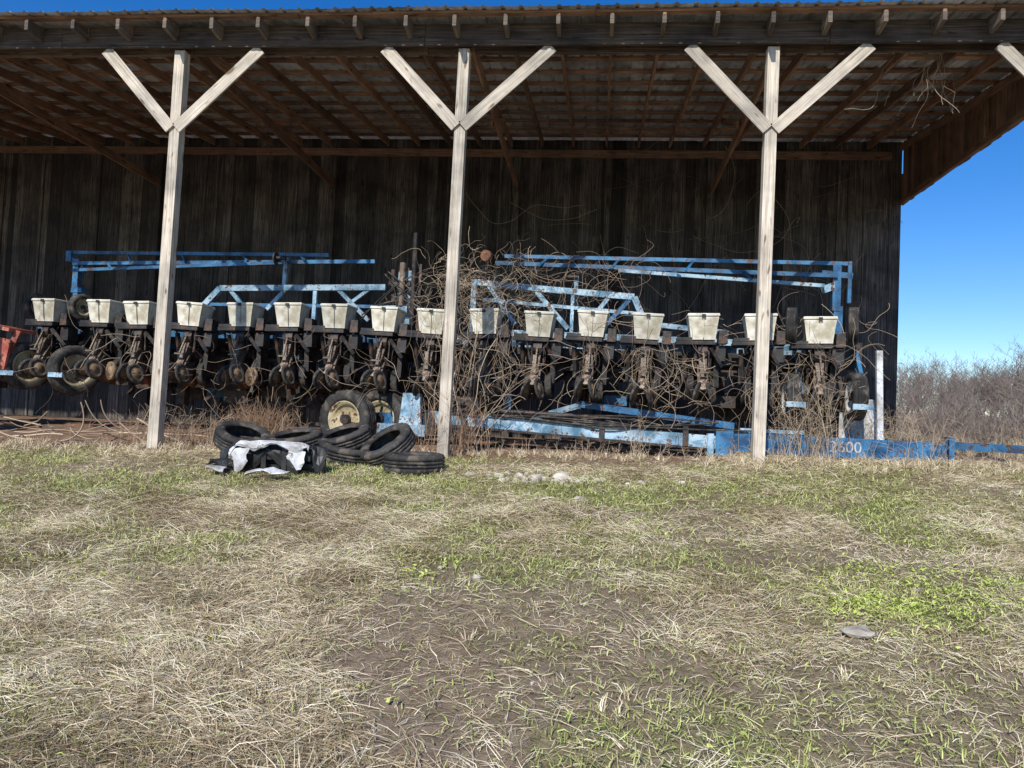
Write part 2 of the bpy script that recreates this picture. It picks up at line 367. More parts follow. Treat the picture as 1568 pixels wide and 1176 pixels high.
# ------------------------------------------------------------------ barn
random.seed(77)
barn=empty('pole_barn')
XL,XR=-17.0,5.6
PX=[-16.9,-13.12,-9.35,-5.59,-1.82,1.96,5.52]
YP=9.4
mb=MB()
for x in PX:
    z0=G(x,YP)-.3
    mb.beam((x-.02,YP,z0),(x+.01,YP,6.20),.138,.14,'post',up=(0,1,0),r=R_(.4,.8))
mb.obj('posts',barn)
mb=MB()
for x in PX:
    zb=5.16+R_(-.04,.04)
    for sgn in(-1,1):
        xa=x+sgn*(1.12 if sgn>0 else 1.0)
        if xa>5.6: continue
        mb.beam((x+sgn*.04,YP-.088,zb),(xa,YP-.088,6.2),.028,.15,'post',up=(0,0,1),r=R_(0,.8))
mb.obj('knee_braces',barn)
mb=MB()
xb=XL
while xb<XR:
    L=min(4.9,XR-xb)
    mb.beam((xb,YP-.115,6.345),(xb+L-.006,YP-.115,6.345),.045,.27,'beam')
    mb.beam((xb,YP+.10,6.335),(xb+L-.006,YP+.10,6.335),.045,.26,'beam')
    xb+=L
mb.obj('header_beam',barn)
def zr(Y): return 6.46+.112*(Y-8.9)     # rafter top
mb=MB()
x=-7.48-.624*15
while x<XR-.05:
    j=R_(-.015,.015)
    mb.beam((x+j,8.98,zr(8.98)-.085),(x+R_(-.03,.03),15.08,zr(15.08)-.07),.04,.13,'rafter',h1=.14)
    mb.beam((x+j,8.97,zr(9)-.10),(x+j,9.24,zr(9.2)-.12),.048,R_(.10,.13),'tail',h1=.18)
    x+=.624
mb.obj('rafters',barn)
mb=MB();y=9.05
while y<15.1:
    xx=XL
    while xx<XR:
        L=min(R_(3.5,4.9),XR-xx+.05)
        mb.beam((xx,y,zr(y)+.02),(xx+L-.01,y,zr(y)+.02+R_(-.004,.004)),.09,.036,'rafter')
        xx+=L
    y+=.52
mb.obj('purlins',barn)
mb=MB()
for x in PX[:-1]:
    mb.beam((x+.1,YP+.05,6.28),(x+.12,15.05,6.16),.045,.15,'rafter')
    mb.beam((x+.03,11.8,6.22),(x+.03,13.3,zr(13.3)-.1),.04,.10,'rafter')
mb.beam((XL,15.03,6.86),(-7.2,15.03,6.86),.05,.15,'rafter');mb.beam((-7.19,15.03,6.86),(-1.9,15.03,6.865),.05,.15,'rafter');mb.beam((-1.89,15.03,6.86),(5.4,15.03,6.87),.05,.15,'skirt')
for x in PX[:-1]: mb.beam((x+.1,15.02,1),(x+.1,15.02,6.78),.14,.10,'board',up=(0,1,0))
mb.obj('tie_beams',barn)
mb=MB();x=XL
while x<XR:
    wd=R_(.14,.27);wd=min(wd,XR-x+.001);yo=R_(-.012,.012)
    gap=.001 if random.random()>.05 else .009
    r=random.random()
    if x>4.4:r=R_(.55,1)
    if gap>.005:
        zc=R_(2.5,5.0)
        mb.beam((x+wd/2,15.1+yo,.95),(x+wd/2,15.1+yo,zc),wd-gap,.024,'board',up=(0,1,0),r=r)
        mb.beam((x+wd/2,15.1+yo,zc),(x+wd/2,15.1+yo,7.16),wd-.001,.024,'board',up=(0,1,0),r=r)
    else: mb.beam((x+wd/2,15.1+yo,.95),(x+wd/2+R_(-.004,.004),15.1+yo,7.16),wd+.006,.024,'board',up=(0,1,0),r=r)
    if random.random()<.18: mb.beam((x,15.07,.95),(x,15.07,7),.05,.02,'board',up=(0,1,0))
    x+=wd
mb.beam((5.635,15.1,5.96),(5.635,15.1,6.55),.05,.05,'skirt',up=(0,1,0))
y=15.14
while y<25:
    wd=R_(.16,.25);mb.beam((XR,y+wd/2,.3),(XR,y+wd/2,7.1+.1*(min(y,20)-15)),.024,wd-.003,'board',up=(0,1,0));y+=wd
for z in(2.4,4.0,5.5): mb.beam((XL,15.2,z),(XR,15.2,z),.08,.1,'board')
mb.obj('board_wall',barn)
mb=MB();y=8.98
while y<15.08:
    wd=R_(.13,.2);wd=min(wd,15.08-y)
    mb.beam((5.64,y+wd/2,5.95+R_(-.012,.012)),(5.64,y+wd/2,zr(y)+.03),.022,wd-.004,'skirt',up=(0,1,0));y+=wd
mb.beam((5.60,8.98,6.0),(5.60,15.08,6.0),.05,.10,'skirt')
mb.beam((5.59,8.98,zr(9)-.1),(5.59,15.08,zr(15.08)-.1),.05,.12,'skirt')
for y in(10.4,11.9,13.4): mb.beam((5.60,y,6.05),(5.60,y,zr(y)-.1),.045,.08,'skirt',up=(0,1,0))
mb.obj('gable_skirt',barn)
prof=[];x=XL-.1
while x<5.85:
    prof+= [(x,0),(x+.02,.022),(x+.045,.022),(x+.065,0),(x+.125,0),(x+.13,.006),(x+.145,.006),(x+.15,0)];x+=.2286
ysr=[8.9,15.1,20,25.2];n=len(prof);vs=[]
for Y in ysr:
    zb=zr(min(Y,20))+.042-(.112*(Y-20) if Y>20 else 0)
    for (x,h) in prof: vs.append((x,Y,zb+h+ (math.sin(x*2.1)*.006)))
mb=MB();mb.v=vs
for a in range(3):
    for j in range(n-1): mb.face((a*n+j,a*n+j+1,(a+1)*n+j+1,(a+1)*n+j),'roof',None,[.1,.9,.4][(j//32)%3])
mb.obj('metal_roof',barn)
# ------------------------------------------------------------------ planter
PA=(-8.464,11.151);PR=math.radians(-3.41)
pl=empty('row_crop_planter',(PA[0],PA[1],0),PR)
def PW(x,y,z): return (PA[0]+x*math.cos(PR)-y*math.sin(PR),PA[1]+x*math.sin(PR)+y*math.cos(PR),z)
def unit_mesh(seed):
    random.seed(seed);mb=MB()
    b=len(mb.v)
    rings=[(.160,.14,-.345),(.170,.155,-.25),(.198,.180,-.05),(.198,.180,-.03),(.210,.195,-.03),(.210,.195,-.012),(.202,.185,.004),(.0,.0,.012)]
    for (hx,hy,z) in rings:
        for a,c in((-1,-1),(1,-1),(1,1),(-1,1)): mb.v.append((a*hx,c*hy,z))
    rr=R_(.1,.9)
    for i in range(len(rings)-1):
        for j in range(4):
            jj=(j+1)%4;mb.face((b+i*4+j,b+i*4+jj,b+i*4+4+jj,b+i*4+4+j),'cream',None,rr if i<3 else rr*.8)
    mb.face((b,b+3,b+2,b+1),'cream',None,rr)
    mb.beam((0,-.163,-.32),(0,-.195,-.07),.012,.012,'cream',r=rr);mb.box((0,-.205,-.03),(.05,.02,.04),'dark')
    mb.box((-.10,.02,-.385),(.50,.34,.05),'dark');mb.box((-.24,-.02,-.34),(.20,.26,.05),'dark')
    mb.box((.27,.05,-.30),(.12,.24,.18),'dark',taper=.9)
    mb.cyl((-.06,-.02,-.50),(.06,-.02,-.50),.115,'dark',16);mb.cyl((.06,-.02,-.50),(.075,-.02,-.50),.06,'steel',10)
    for s in(-1,1):
        mb.box((s*.085,.10,-.58),(.018,.34,.30),'dark')
        mb.beam((s*.12,.1,-.46),(s*.12,.78,-.28),.03,.06,'dark');mb.beam((s*.12,.1,-.70),(s*.12,.78,-.46),.03,.06,'dark')
        mb.beam((s*.045,-.02,-.70),(s*.06,-.26,-1.04),.035,.07,'steel',w1=.03,h1=.05)
        ax=Vector((1,-.25+R_(-.1,.1),s*.28)).normalized();c=Vector((s*.085,-.28,-1.08+R_(-.02,.02)))
        mb.lathe([(.10,-.014),(.135,-.020),(.156,-.010),(.160,0),(.156,.010),(.135,.020),(.10,.014)],c,ax,'rub',22)
        mb.lathe([(.105,-.008),(.06,-.01),(.05,-.022),(.001,-.022)],c,ax,'tan',22,False);mb.lathe([(.105,.008),(.06,.01),(.05,.022),(.001,.022)],c,ax,'tan',22,False)
        wheel(mb,(s*.15,.22,-1.02+R_(-.03,.03)),(1,0,s*.08),.19,.10,.115,'dark',24,.6,0)
        mb.beam((s*.13,.22,-1.0),(s*.10,.1,-.66),.02,.05,'steel')
        mb.lathe([(.001,-.003),(.19,-.001),(.19,.001),(.001,.003)],(s*.03,.10,-1.06),(1,0,s*.1),'rust',24,False)
    mb.beam((0,-.10,-.62),(0,-.20,-.86),.11,.10,'steel',w1=.06,h1=.06)
    mb.beam((0,-.2,-.86),(0,-.30,-1.02),.09,.03,'steel',w1=.12)
    mb.beam((0,-.15,-.50),(.01,-.30,-.78),.02,.03,'steel');mb.beam((-.06,-.31,-.79),(.07,-.31,-.79),.02,.02,'steel')
    mb.cyl((-.05,-.14,-.72),(.05,-.14,-.72),.05,'steel',10)
    for s in(-1,1):
        pts=[(s*.10+.02*math.cos(t*.9),.02+.02*math.sin(t*.9),-.78+t*.008) for t in range(34)]
        mb.tube(pts,.005,'dark',4)
    for i in range(4):
        a=Vector((R_(-.2,.2),R_(-.15,.1),-.42));c=Vector((R_(-.25,.25),R_(-.15,.1),R_(-.9,-.6)));mid=(a+c)/2+Vector((R_(-.12,.12),-.08,-.12))
        mb.tube([a*(1-t)**2+mid*2*t*(1-t)+c*t*t for t in [k/8 for k in range(9)]],R_(.006,.011),'dark' if i else 'rub',5)
    mb.box((R_(-.2,.2),.30,-.62),(.2,.14,.26),'dark');mb.box((.2,.2,-.8),(.07,.2,.35),'dark');mb.box((-.2,.3,-.75),(.1,.2,.3),'dark')
    mb.box((.24,.1,-.52),(.14,.2,.2),'dark');mb.beam((-.24,.0,-.45),(-.2,.1,-.85),.05,.05,'dark');mb.beam((.1,-.1,-.45),(.26,0,-.7),.03,.05,'dark')
    return mb
base=[unit_mesh(100+s) for s in range(6)]
HX=[-.02,.90,1.55,2.42,3.22,3.98,4.71,5.46,6.13,6.9,7.68,8.42,9.16,9.88,10.62,11.38]
meshes={}
random.seed(21)
for i,x in enumerate(HX):
    k=(i*5)%6 if i%2 else (i+2)%6
    if k not in meshes:
        o=base[k].obj('row_unit',pl);meshes[k]=o.data
    else: o=link(meshes[k],'row_unit',pl)
    o.location=(x,R_(-.03,.03),3.10+R_(-.02,.02));o.rotation_euler=(R_(-.05,.05),R_(-.04,.04),R_(-.10,.10))
mb=MB()
mb.beam((-.9,.80,2.72),(5.5,.80,2.72),.18,.18,'blue');mb.beam((6.2,.80,2.72),(12.1,.80,2.72),.18,.18,'lblue')  # right half paler: its sunlit look is put into the colour
mb.beam((6.9,.60,2.86),(10.4,.60,2.80),.06,.09,'lblue');mb.beam((-.6,1.0,2.45),(11.9,1.0,2.45),.1,.1,'dark')
mb.beam((-.6,.45,2.32),(5.3,.45,2.32),.05,.05,'dark');mb.beam((6.3,.45,2.34),(11.9,.45,2.34),.05,.05,'dark')
mb.beam((-.6,.42,2.58),(11.9,.42,2.58),.07,.10,'dark')
mb.beam((5.4,.85,2.6),(6.4,.85,2.6),.3,.3,'dark')
for i in range(150):  # dark boxes and bars added to deepen the shade behind the units
    x=R_(-.6,11.9);mb.box((x,R_(.5,1.3),R_(1.8,2.68)),(R_(.08,.45),R_(.08,.2),R_(.1,.5)),random.choice(['dark']*9+['blue']))
for i in range(90):
    x=R_(-.5,11.5);mb.beam((x,R_(.5,1.2),R_(1.8,2.6)),(x+R_(-.7,.7),R_(.5,1.2),R_(1.5,2.4)),.04,.06,'dark')
mb.obj('toolbar',pl)
mb=MB();Y=.95
mb.beam((-.56,Y,4.07),(4.08,Y,4.07),.05,.055,'blue');mb.beam((-.45,Y-.08,3.87),(4.85,Y+.03,3.98),.05,.06,'blue')
mb.beam((-.35,Y-.2,3.73),(3.4,Y-.1,3.92),.05,.05,'blue')
for x in(.5,1.5,2.6,3.6): mb.beam((x,Y,4.05),(x+.12,Y-.08,3.89+x*.02),.03,.03,'blue')
for x in(.2,1.3,2.4): mb.beam((x,Y-.08,3.88),(x+.15,Y-.2,3.76+x*.04),.03,.03,'blue')
mb.box((-.42,Y,3.70),(.10,.12,.50),'blue');mb.box((-.40,Y,3.2),(.09,.10,.60),'blue')
mb.beam((-.62,Y,4.0),(-.42,Y,3.88),.06,.08,'blue');mb.box((-.58,Y,4.0),(.1,.1,.18),'blue');mb.box((-.38,Y,3.42),(.2,.12,.08),'blue')
mb.beam((-.38,Y,3.9),(-.2,Y-.1,3.74),.05,.08,'blue')
mb.beam((6.95,Y,4.08),(11.95,Y,4.02),.05,.055,'blue');mb.beam((6.8,Y+.03,3.98),(11.8,Y-.08,3.83),.05,.06,'blue')
mb.beam((8.7,Y-.1,3.86),(11.6,Y-.2,3.66),.05,.05,'lblue')
for x in(7.6,8.7,9.8,10.9): mb.beam((x,Y,4.05),(x-.12,Y-.06,3.93-(x-7)*.02),.03,.03,'blue')
for x in(9.5,10.5): mb.beam((x,Y-.06,3.87),(x+.1,Y-.2,3.78-(x-9)*.03),.03,.03,'blue')
mb.box((11.80,Y,3.66),(.11,.12,.66),'blue');mb.box((11.98,Y,3.75),(.05,.06,.6),'blue');mb.box((11.83,Y,3.2),(.12,.10,.4),'blue')
mb.beam((11.6,Y,3.88),(12.02,Y,3.84),.06,.08,'blue');mb.beam((11.6,Y-.1,3.62),(11.82,Y,3.72),.07,.1,'lblue')
mb.cyl((6.68,Y-.2,4.05),(6.71,Y-.12,4.05),.085,'rust',18);mb.beam((6.66,Y,3.1),(6.68,Y-.1,4.05),.03,.03,'dark')
for x,z in((3.4,3.98),(8.08,3.74)):
    mb.cyl((x-.14,Y-.15,z),(x+.02,Y-.15,z),.035,'dark',10);mb.box((x,Y-.1,z-.2),(.06,.06,.45),'lblue');mb.cyl((x-.16,Y-.15,z),(x-.14,Y-.15,z),.10,'dark',16)
mb.obj('row_markers',pl)
mb=MB();Y=.7
def chain(pts,w,h,mat):
    for a,c in zip(pts[:-1],pts[1:]): mb.beam((a[0],Y,a[1]),(c[0],Y,c[1]),w,h,mat,up=(0,0,1))
chain([(2.1,3.16),(2.38,3.46),(5.15,3.52)],.08,.09,'lblue');chain([(2.55,3.44),(2.85,3.12)],.05,.06,'lblue');chain([(3.5,3.46),(3.2,3.14)],.05,.06,'lblue')
chain([(4.0,3.48),(4.0,2.9)],.06,.06,'lblue');chain([(4.35,3.5),(4.9,3.0)],.05,.06,'lblue');chain([(4.9,3.5),(4.5,3.2)],.05,.05,'lblue');chain([(2.2,3.2),(5.2,3.22)],.04,.05,'blue')
chain([(6.6,3.62),(7.55,3.54),(8.95,3.44),(9.1,3.1)],.08,.09,'lblue');chain([(6.75,3.6),(7.2,3.0)],.05,.06,'lblue');chain([(7.5,3.5),(8.0,2.95)],.06,.07,'lblue')
chain([(8.6,3.46),(8.3,3.05)],.05,.06,'lblue');chain([(8.05,3.5),(8.05,2.85)],.05,.06,'lblue');chain([(6.7,3.36),(9.0,3.2)],.04,.05,'lblue');chain([(8.9,3.42),(8.45,2.9)],.05,.06,'blue')
chain([(9.2,3.05),(10.3,2.95)],.05,.07,'lblue');chain([(6.55,3.66),(6.55,2.8)],.08,.08,'lblue')
mb.box((5.52,.6,3.3),(.22,.2,.9),'lblue',r=.4);mb.box((5.72,.55,3.35),(.10,.12,1.0),'dark');mb.cyl((5.68,.4,2.9),(5.68,.4,4.3),.035,'dark',10)
mb.cyl((5.50,.42,3.2),(5.50,.42,3.85),.05,'steel',12);mb.cyl((5.38,.45,3.0),(5.34,.45,3.75),.035,'dark',10);mb.box((5.45,.5,3.55),(.34,.12,.08),'dark');mb.box((5.4,.5,3.15),(.4,.2,.1),'lblue')
for i in range(14):
    a=Vector((5.5+R_(-.3,.3),.45,R_(3.3,3.8)));c=Vector((5.5+R_(-.7,.7),.5,R_(2.7,3.2)));mid=(a+c)/2+Vector((R_(-.2,.2),-.2,.1))
    mb.tube([a*(1-t)**2+mid*2*t*(1-t)+c*t*t for t in [k/9 for k in range(10)]],.012,'rub',5)
mb.obj('lift_frame',pl)
mb=MB()
for (x,z,R,W) in((-.33,2.06,.37,.2),(.50,2.02,.38,.2)): wheel(mb,(x,-.10,z),(1,-.42,0),R,W,.23,'rim')
for (x,z,R,W) in((-.43,3.02,.21,.11),(.36,3.03,.21,.11)): wheel(mb,(x,.15,z),(1,-.35,.0),R,W,.12,'rim')
for (x,z,R,W) in((11.03,2.98,.24,.13),(11.80,3.0,.24,.13)): wheel(mb,(x,-.05,z),(1,-.25,.0),R,W,.12,'rim')
for (x,z,R,W) in((11.03,2.03,.31,.19),(11.83,2.07,.31,.19)): wheel(mb,(x,-.1,z),(1,0,0),R,W,.19,'white')
for x in(-.33,.50,11.03,11.83):
    mb.beam((x+.14,-.05,2.05),(x+.14,.5,2.7),.05,.1,'blue');mb.beam((x-.14,.0,2.05),(x-.14,.5,2.7),.05,.1,'dark')
    mb.box((x,-.46,1.93),(.24,.05,.07),'lblue')
for (x,z) in((1.22,2.03),(2.1,2.05),(3.5,2.02)):
    mb.lathe([(.001,-.03),(.05,-.03),(.06,-.012),(.12,-.01),(.135,-.025),(.14,0),(.135,.02)],(x,-.22,z),(.6,1,0),'tan',24,False)
wheel(mb,(5.0,-.2,1.47),(.22,1,0),.42,.26,.25,'rim',56,.2,.012);wheel(mb,(5.40,.12,1.50),(.22,1,0),.42,.26,.25,'rim',56,.25,.012)
mb.obj('wheels',pl)
mb=MB();Y=-.12
mb.beam((5.1,Y+.3,1.50),(6.3,Y+.1,1.54),.14,.16,'blue')
mb.box((5.92,Y-.02,1.60),(.34,.16,.56),'lblue',taper=.72,r=.9);mb.box((5.80,Y-.06,1.36),(.7,.1,.16),'lblue');mb.box((6.2,Y,1.46),(.16,.2,.3),'dark')  # plate's sunlit look comes from its paler colour
mb.beam((6.2,Y,1.56),(10.2,Y,1.39),.16,.17,'lblue',r=.9);mb.beam((6.2,Y-.02,1.465),(10.2,Y-.02,1.295),.17,.03,'dark')
mb.beam((8.2,Y+.35,1.84),(10.35,Y+.2,1.62),.09,.09,'blue');mb.beam((7.6,Y+.2,1.60),(8.3,Y+.35,1.83),.07,.08,'lblue')
mb.box((10.2,Y,1.40),(.22,.24,.34),'blue');mb.box((10.02,Y-.05,1.36),(.08,.2,.3),'lblue')
mb.beam((10.2,Y,1.42),(12.9,Y,1.40),.16,.25,'blue');mb.beam((10.4,Y,1.575),(11.2,Y,1.575),.12,.05,'lblue')
mb.box((12.95,Y,1.43),(.06,.22,.36),'blue');mb.beam((12.9,Y,1.50),(16.2,Y,1.46),.10,.10,'blue')
mb.beam((16.2,Y,1.44),(16.4,Y,1.44),.04,.16,'dark');mb.beam((6.4,Y+.1,1.3),(10,Y+.1,1.22),.05,.06,'dark')
for x in(6.7,8.6,9.7): mb.box((x,Y-.1,1.46),(.07,.05,.26),'dark')
mb.cyl((7.2,Y-.1,1.68),(8.2,Y-.05,1.66),.035,'dark',10);mb.cyl((8.2,Y-.05,1.66),(8.7,Y-.03,1.65),.018,'steel',8)
for k in range(8):
    a=Vector((R_(6.3,9),Y-.1,1.62));c=a+Vector((R_(1,3),0,R_(-.1,.05)));mid=(a+c)/2+Vector((0,-.05,R_(-.2,.15)))
    mb.tube([a*(1-t)**2+mid*2*t*(1-t)+c*t*t for t in [q/12 for q in range(13)]],.012,'rub',5)
mb.obj('tongue',pl)
cu=bpy.data.curves.new('decal','FONT');cu.body='2600';cu.size=.2;cu.extrude=.001
cu.materials.append(M['white'])
t=bpy.data.objects.new('number_decal',cu);sc.collection.objects.link(t);t.parent=pl;t.location=(11.5,Y-.085,1.35);t.rotation_euler=(math.pi/2,0,0)
# ------------------------------------------------------------------ loose objects
def mk_tire():
    mb=MB();mb.lathe(tire_prof(.33,.21,.20),(0,0,0),(0,0,1),'rub',64,True,jag=.008,rr=.5);return mb
tm=None
def add_tire(x,y,dz,rot):
    global tm
    z=G(x,y)+dz
    if tm is None:
        o=mk_tire().obj('car_tire',None,(x,y,z),rot);tm=o.data
    else: o=link(tm,'car_tire',None,(x,y,z),rot)
add_tire(-1.92,8.22,.10,(.03,-.02,0))
add_tire(-2.33,8.62,.21,(math.radians(38),0,math.radians(-45)))
add_tire(-2.85,8.75,.09,(.09,.16,0))
add_tire(-2.98,9.02,.22,(.30,-.25,0))
add_tire(-3.55,8.9,.20,(.22,-.12,0))
add_tire(-4.2,8.9,.21,(math.radians(20),math.radians(12),math.radians(20)))
mb=MB();x0=-3.32;y0=7.92;zg=G(x0,y0)
def sheet(path,drop,mat,fold=.06,seed=1,r=.5,nv=5,jt=.012):
    rr=np.random.default_rng(seed);P=[Vector(p) for p in path];b=len(mb.v)
    pts=[]
    for a,c in zip(P[:-1],P[1:]):
        for k in range(5): pts.append(a.lerp(c,k/5))
    pts.append(P[-1])
    ph=rr.uniform(0,6)
    for i,p in enumerate(pts):
        dl=drop*(.75+.35*math.sin(i*.9+ph)+rr.uniform(-.12,.12))
        for j in range(nv):
            v=j/(nv-1);mb.v.append((p.x+rr.normal(0,jt*.5),p.y-fold*math.sin(v*2.6)-.02*v+rr.normal(0,jt*.4),p.z-dl*v+rr.normal(0,jt*.3)))
    for i in range(len(pts)-1):
        for j in range(nv-1): mb.face((b+i*nv+j,b+(i+1)*nv+j,b+(i+1)*nv+j+1,b+i*nv+j+1),mat,None,r,False)
sheet([(-.66,.05,.20),(-.45,-.02,.32),(-.1,-.08,.33),(.25,-.05,.33),(.50,.08,.29)],.32,'black',.05,2,.4)
sheet([(-.50,-.06,.25),(-.40,-.09,.33),(-.1,-.15,.345),(.25,-.12,.345),(.36,-.08,.31)],.10,'white',.05,3,.7)
sheet([(-.44,-.14,.25),(-.26,-.18,.26)],.24,'white',.03,4,.4);sheet([(.16,-.17,.25),(.33,-.14,.25)],.17,'white',.03,5,.5)
sheet([(-.70,-.10,.12),(-.5,-.16,.15),(-.42,-.18,.13)],.12,'black',.05,6,.5);sheet([(-.66,-.2,.07),(-.45,-.26,.06)],.06,'white',.1,7,.1)
sheet([(-.16,-.36,.05),(.08,-.38,.085),(.24,-.33,.05)],.05,'white',.16,8,.9);sheet([(.38,-.02,.31),(.52,.0,.27)],.32,'black',.08,9,.5)
mb.box((.02,-.08,.17),(.7,.05,.05),'black');mb.box((-.12,-.10,.15),(.05,.05,.26),'black');mb.box((.10,-.10,.15),(.05,.05,.26),'black');mb.box((0,.10,.12),(.8,.14,.22),'black')
mb.beam((-.7,0,.04),(.5,.0,.10),.08,.04,'black')
mb.obj('broken_car_bumper',None,(x0,y0,zg),(0,0,.05))
imp=empty('red_farm_implement',(-8.62,10.9,0),PR)
mb=MB()
mb.beam((-1.6,.2,2.78),(-.14,0,2.58),.5,.05,'red');mb.beam((-1.6,-.05,2.46),(-.20,-.2,2.20),.04,.46,'red');mb.beam((-1.6,-.1,1.98),(-.36,-.25,1.86),.05,.22,'red')
mb.beam((-.14,-.1,2.58),(-.42,-.2,1.7),.06,.08,'red');mb.beam((-1.6,0,1.8),(-.4,0,1.75),.1,.1,'dark')
mb.beam((-.6,-.28,2.6),(-.6,-.28,1.6),.05,.05,'dark');mb.beam((-.9,-.27,2.45),(-.3,-.27,2.05),.03,.04,'dark');mb.box((-.5,.1,2.1),(.5,.3,.5),'dark');mb.obj('body',imp)
mb=MB();wheel(mb,(-.68,-.5,1.56),(1,.25,0),.38,.22,.2,'rim');mb.cyl((-.26,-.55,1.56),(-.20,-.62,1.56),.10,'orange',18);mb.obj('running_gear',imp)
mb=MB();a=PW(12.15,-.1,1.15);c=PW(12.12,-.05,2.68);mb.beam(a,c,.075,.05,'white',up=(0,1,0),r=.6);mb.obj('white_vinyl_post')
mb=MB();nu=10
for i in range(nu):
    for j in range(nu):
        x=11.72+.45*i/9;z=1.3+.85*j/9;mb.v.append(PW(x,.15+.05*math.sin(i*1.1+j*.5)+.1*j/9,z))
for i in range(nu-1):
    for j in range(nu-1):
        if (i+2*j)>22 or (i<2 and j>5):continue
        mb.face((i*nu+j,(i+1)*nu+j,(i+1)*nu+j+1,i*nu+j+1),'white',None,.3,True)
mb.obj('torn_sheet_panel')
def stone(mb,x,y,s,flat=.5,lift=.35):
    import bmesh
    bm=bmesh.new();bmesh.ops.create_icosphere(bm,subdivisions=2,radius=1)
    sd=R_(0,100);ra=R_(0,6.28);b=len(mb.v);z=G(x,y)
    sx,sy=R_(.7,1.4),R_(.6,1.1)
    for v in bm.verts:
        p=v.co;k=1+.45*(float(vn(p.x+sd,p.y+p.z*1.3,.7,2))-.5)+.35*(float(vn(p.z+sd,p.x,.3,5))-.5)
        q=Vector((p.x*sx*k,p.y*sy*k,p.z*flat*k))*s
        mb.v.append((x+q.x*math.cos(ra)-q.y*math.sin(ra),y+q.x*math.sin(ra)+q.y*math.cos(ra),z+q.z+s*flat*lift))
    r=R_(.3,1)
    for fa in bm.faces: mb.face(tuple(b+v.index for v in fa.verts),'rock',None,r)
    bm.free()
mb=MB();random.seed(5)
for i in range(60): stone(mb,-.45+random.gauss(0,.38),7.95+random.gauss(0,.13),R_(.025,.055),.6,.5)
stone(mb,-.32,7.95,.09,.6,.6);stone(mb,-.55,7.85,.075,.6,.6);stone(mb,-.95,7.95,.05,.6,.6);stone(mb,-.1,7.1,.05,.6,.7);stone(mb,-.68,4.76,.028,.7,.7);stone(mb,1.43,4.28,.08,.4,.6);stone(mb,1.05,4.3,.022,.7,.7)
stone(mb,-.95,4.95,.025,.7,.7);stone(mb,-1.6,5.2,.022,.7,.7)
for i in range(70): stone(mb,R_(-4,4),R_(3,8.5),R_(.008,.02),.7,.7)
mb.obj('limestone_rocks')
def walk(p,d,n,step,wob,grav=0,zmin=True):
    p=Vector(p);d=Vector(d).normalized();out=[p.copy()];c=Vector((R_(-1,1),R_(-1,1),R_(-1,1)))*wob
    for i in range(n):
        c=c*.8+Vector((R_(-1,1),R_(-1,1),R_(-1,1)))*wob*.6
        d=(d+c+Vector((0,0,grav))).normalized();p=p+d*step
        if zmin and p.z<2:
            g=G(p.x,p.y)+.01
            if p.z<g:p.z=g;d.z=abs(d.z)*.3
        out.append(p.copy())
    return out
ri=random.randint
mb=MB();random.seed(8)
mb.tube(walk((.30,6.95,G(.3,6.95)+.04),(1,.45,0.02),14,.055,.12),.009,'stalk',5)
mb.tube(walk((.75,7.1,G(.75,7.1)+.04),(1,-.3,.1),5,.05,.1),.006,'stalk',4)
for i in range(40):
    x,y=R_(-4.5,4.5),R_(2.6,8.5);mb.tube(walk((x,y,G(x,y)+.02),(R_(-1,1),R_(-1,1),0),ri(4,9),.04,.1),R_(.0015,.004),random.choice(['stalk','vine']),4)
for i in range(60):
    x,y=R_(-11,-5.5),R_(9.8,11.3);mb.tube(walk((x,y,G(x,y)+.02),(R_(-1,1),R_(-.4,.4),.03),12,.06,.15),R_(.004,.014),random.choice(['stalk','vine','vine']),4)
mb.obj('fallen_branches')
# ------------------------------------------------------------------ vines
mb=MB();random.seed(31)
def cl(v,a,b): return max(a,min(b,v))
for i in range(330):
    x=cl(random.gauss(6.7,.42),5.9,7.9);z=cl(random.gauss(3.35,.30),2.6,3.95)
    mb.tube(walk(PW(x,R_(-.35,.8),z),(R_(-1,1),R_(-.5,.3),R_(-1,1)),ri(12,26),.030,.42,-.06),R_(.0018,.0036),random.choice(['vine','stalk']))
for i in range(80):
    x=R_(6.8,9.0);mb.tube(walk(PW(x,R_(.2,.9),R_(3.3,3.95)),(R_(-1,1),0,R_(-.4,.3)),ri(14,26),.04,.30,-.05),R_(.0018,.0035),'vine')
for i in range(22):
    x=R_(6.2,9);mb.tube(walk(PW(x,.9,R_(3.7,3.95)),(R_(-1,1),0,.8),ri(10,20),.04,.16,-.10),R_(.0018,.0035),'vine')
for i in range(130):
    x=random.choice([6.3,6.6,7.0,7.2,7.3,8.5,9.2,9.3,9.4,11.2]) + random.gauss(0,.15)
    mb.tube(walk(PW(x,R_(-.5,.2),R_(2.3,3.0)),(R_(-.5,.5),R_(-.2,.2),-1),ri(16,34),.04,.26,-.06),R_(.002,.004),random.choice(['vine','stalk']))
for i in range(150):
    x=R_(-.3,11.9);mb.tube(walk(PW(x,R_(-.5,.0),R_(1.8,2.6)),(R_(-1,1),0,R_(-.6,.3)),ri(10,24),.04,.26,-.04),R_(.0018,.0035),random.choice(['vine','stalk']))
for i in range(70):
    x=R_(8.5,12.2);mb.tube(walk(PW(x,R_(-.5,.5),R_(2.0,3.1)),(R_(-1,1),0,R_(-.6,.6)),ri(12,28),.04,.26,-.05),R_(.0018,.0035),random.choice(['vine','stalk']))
for i in range(30):
    p=(-1.75+random.gauss(0,.2),9.75+R_(0,.5),1.1);mb.tube(walk(p,(R_(-.2,.2),.1,1),ri(18,38),.055,.10,.02),R_(.0025,.006),random.choice(['vine','stalk']))
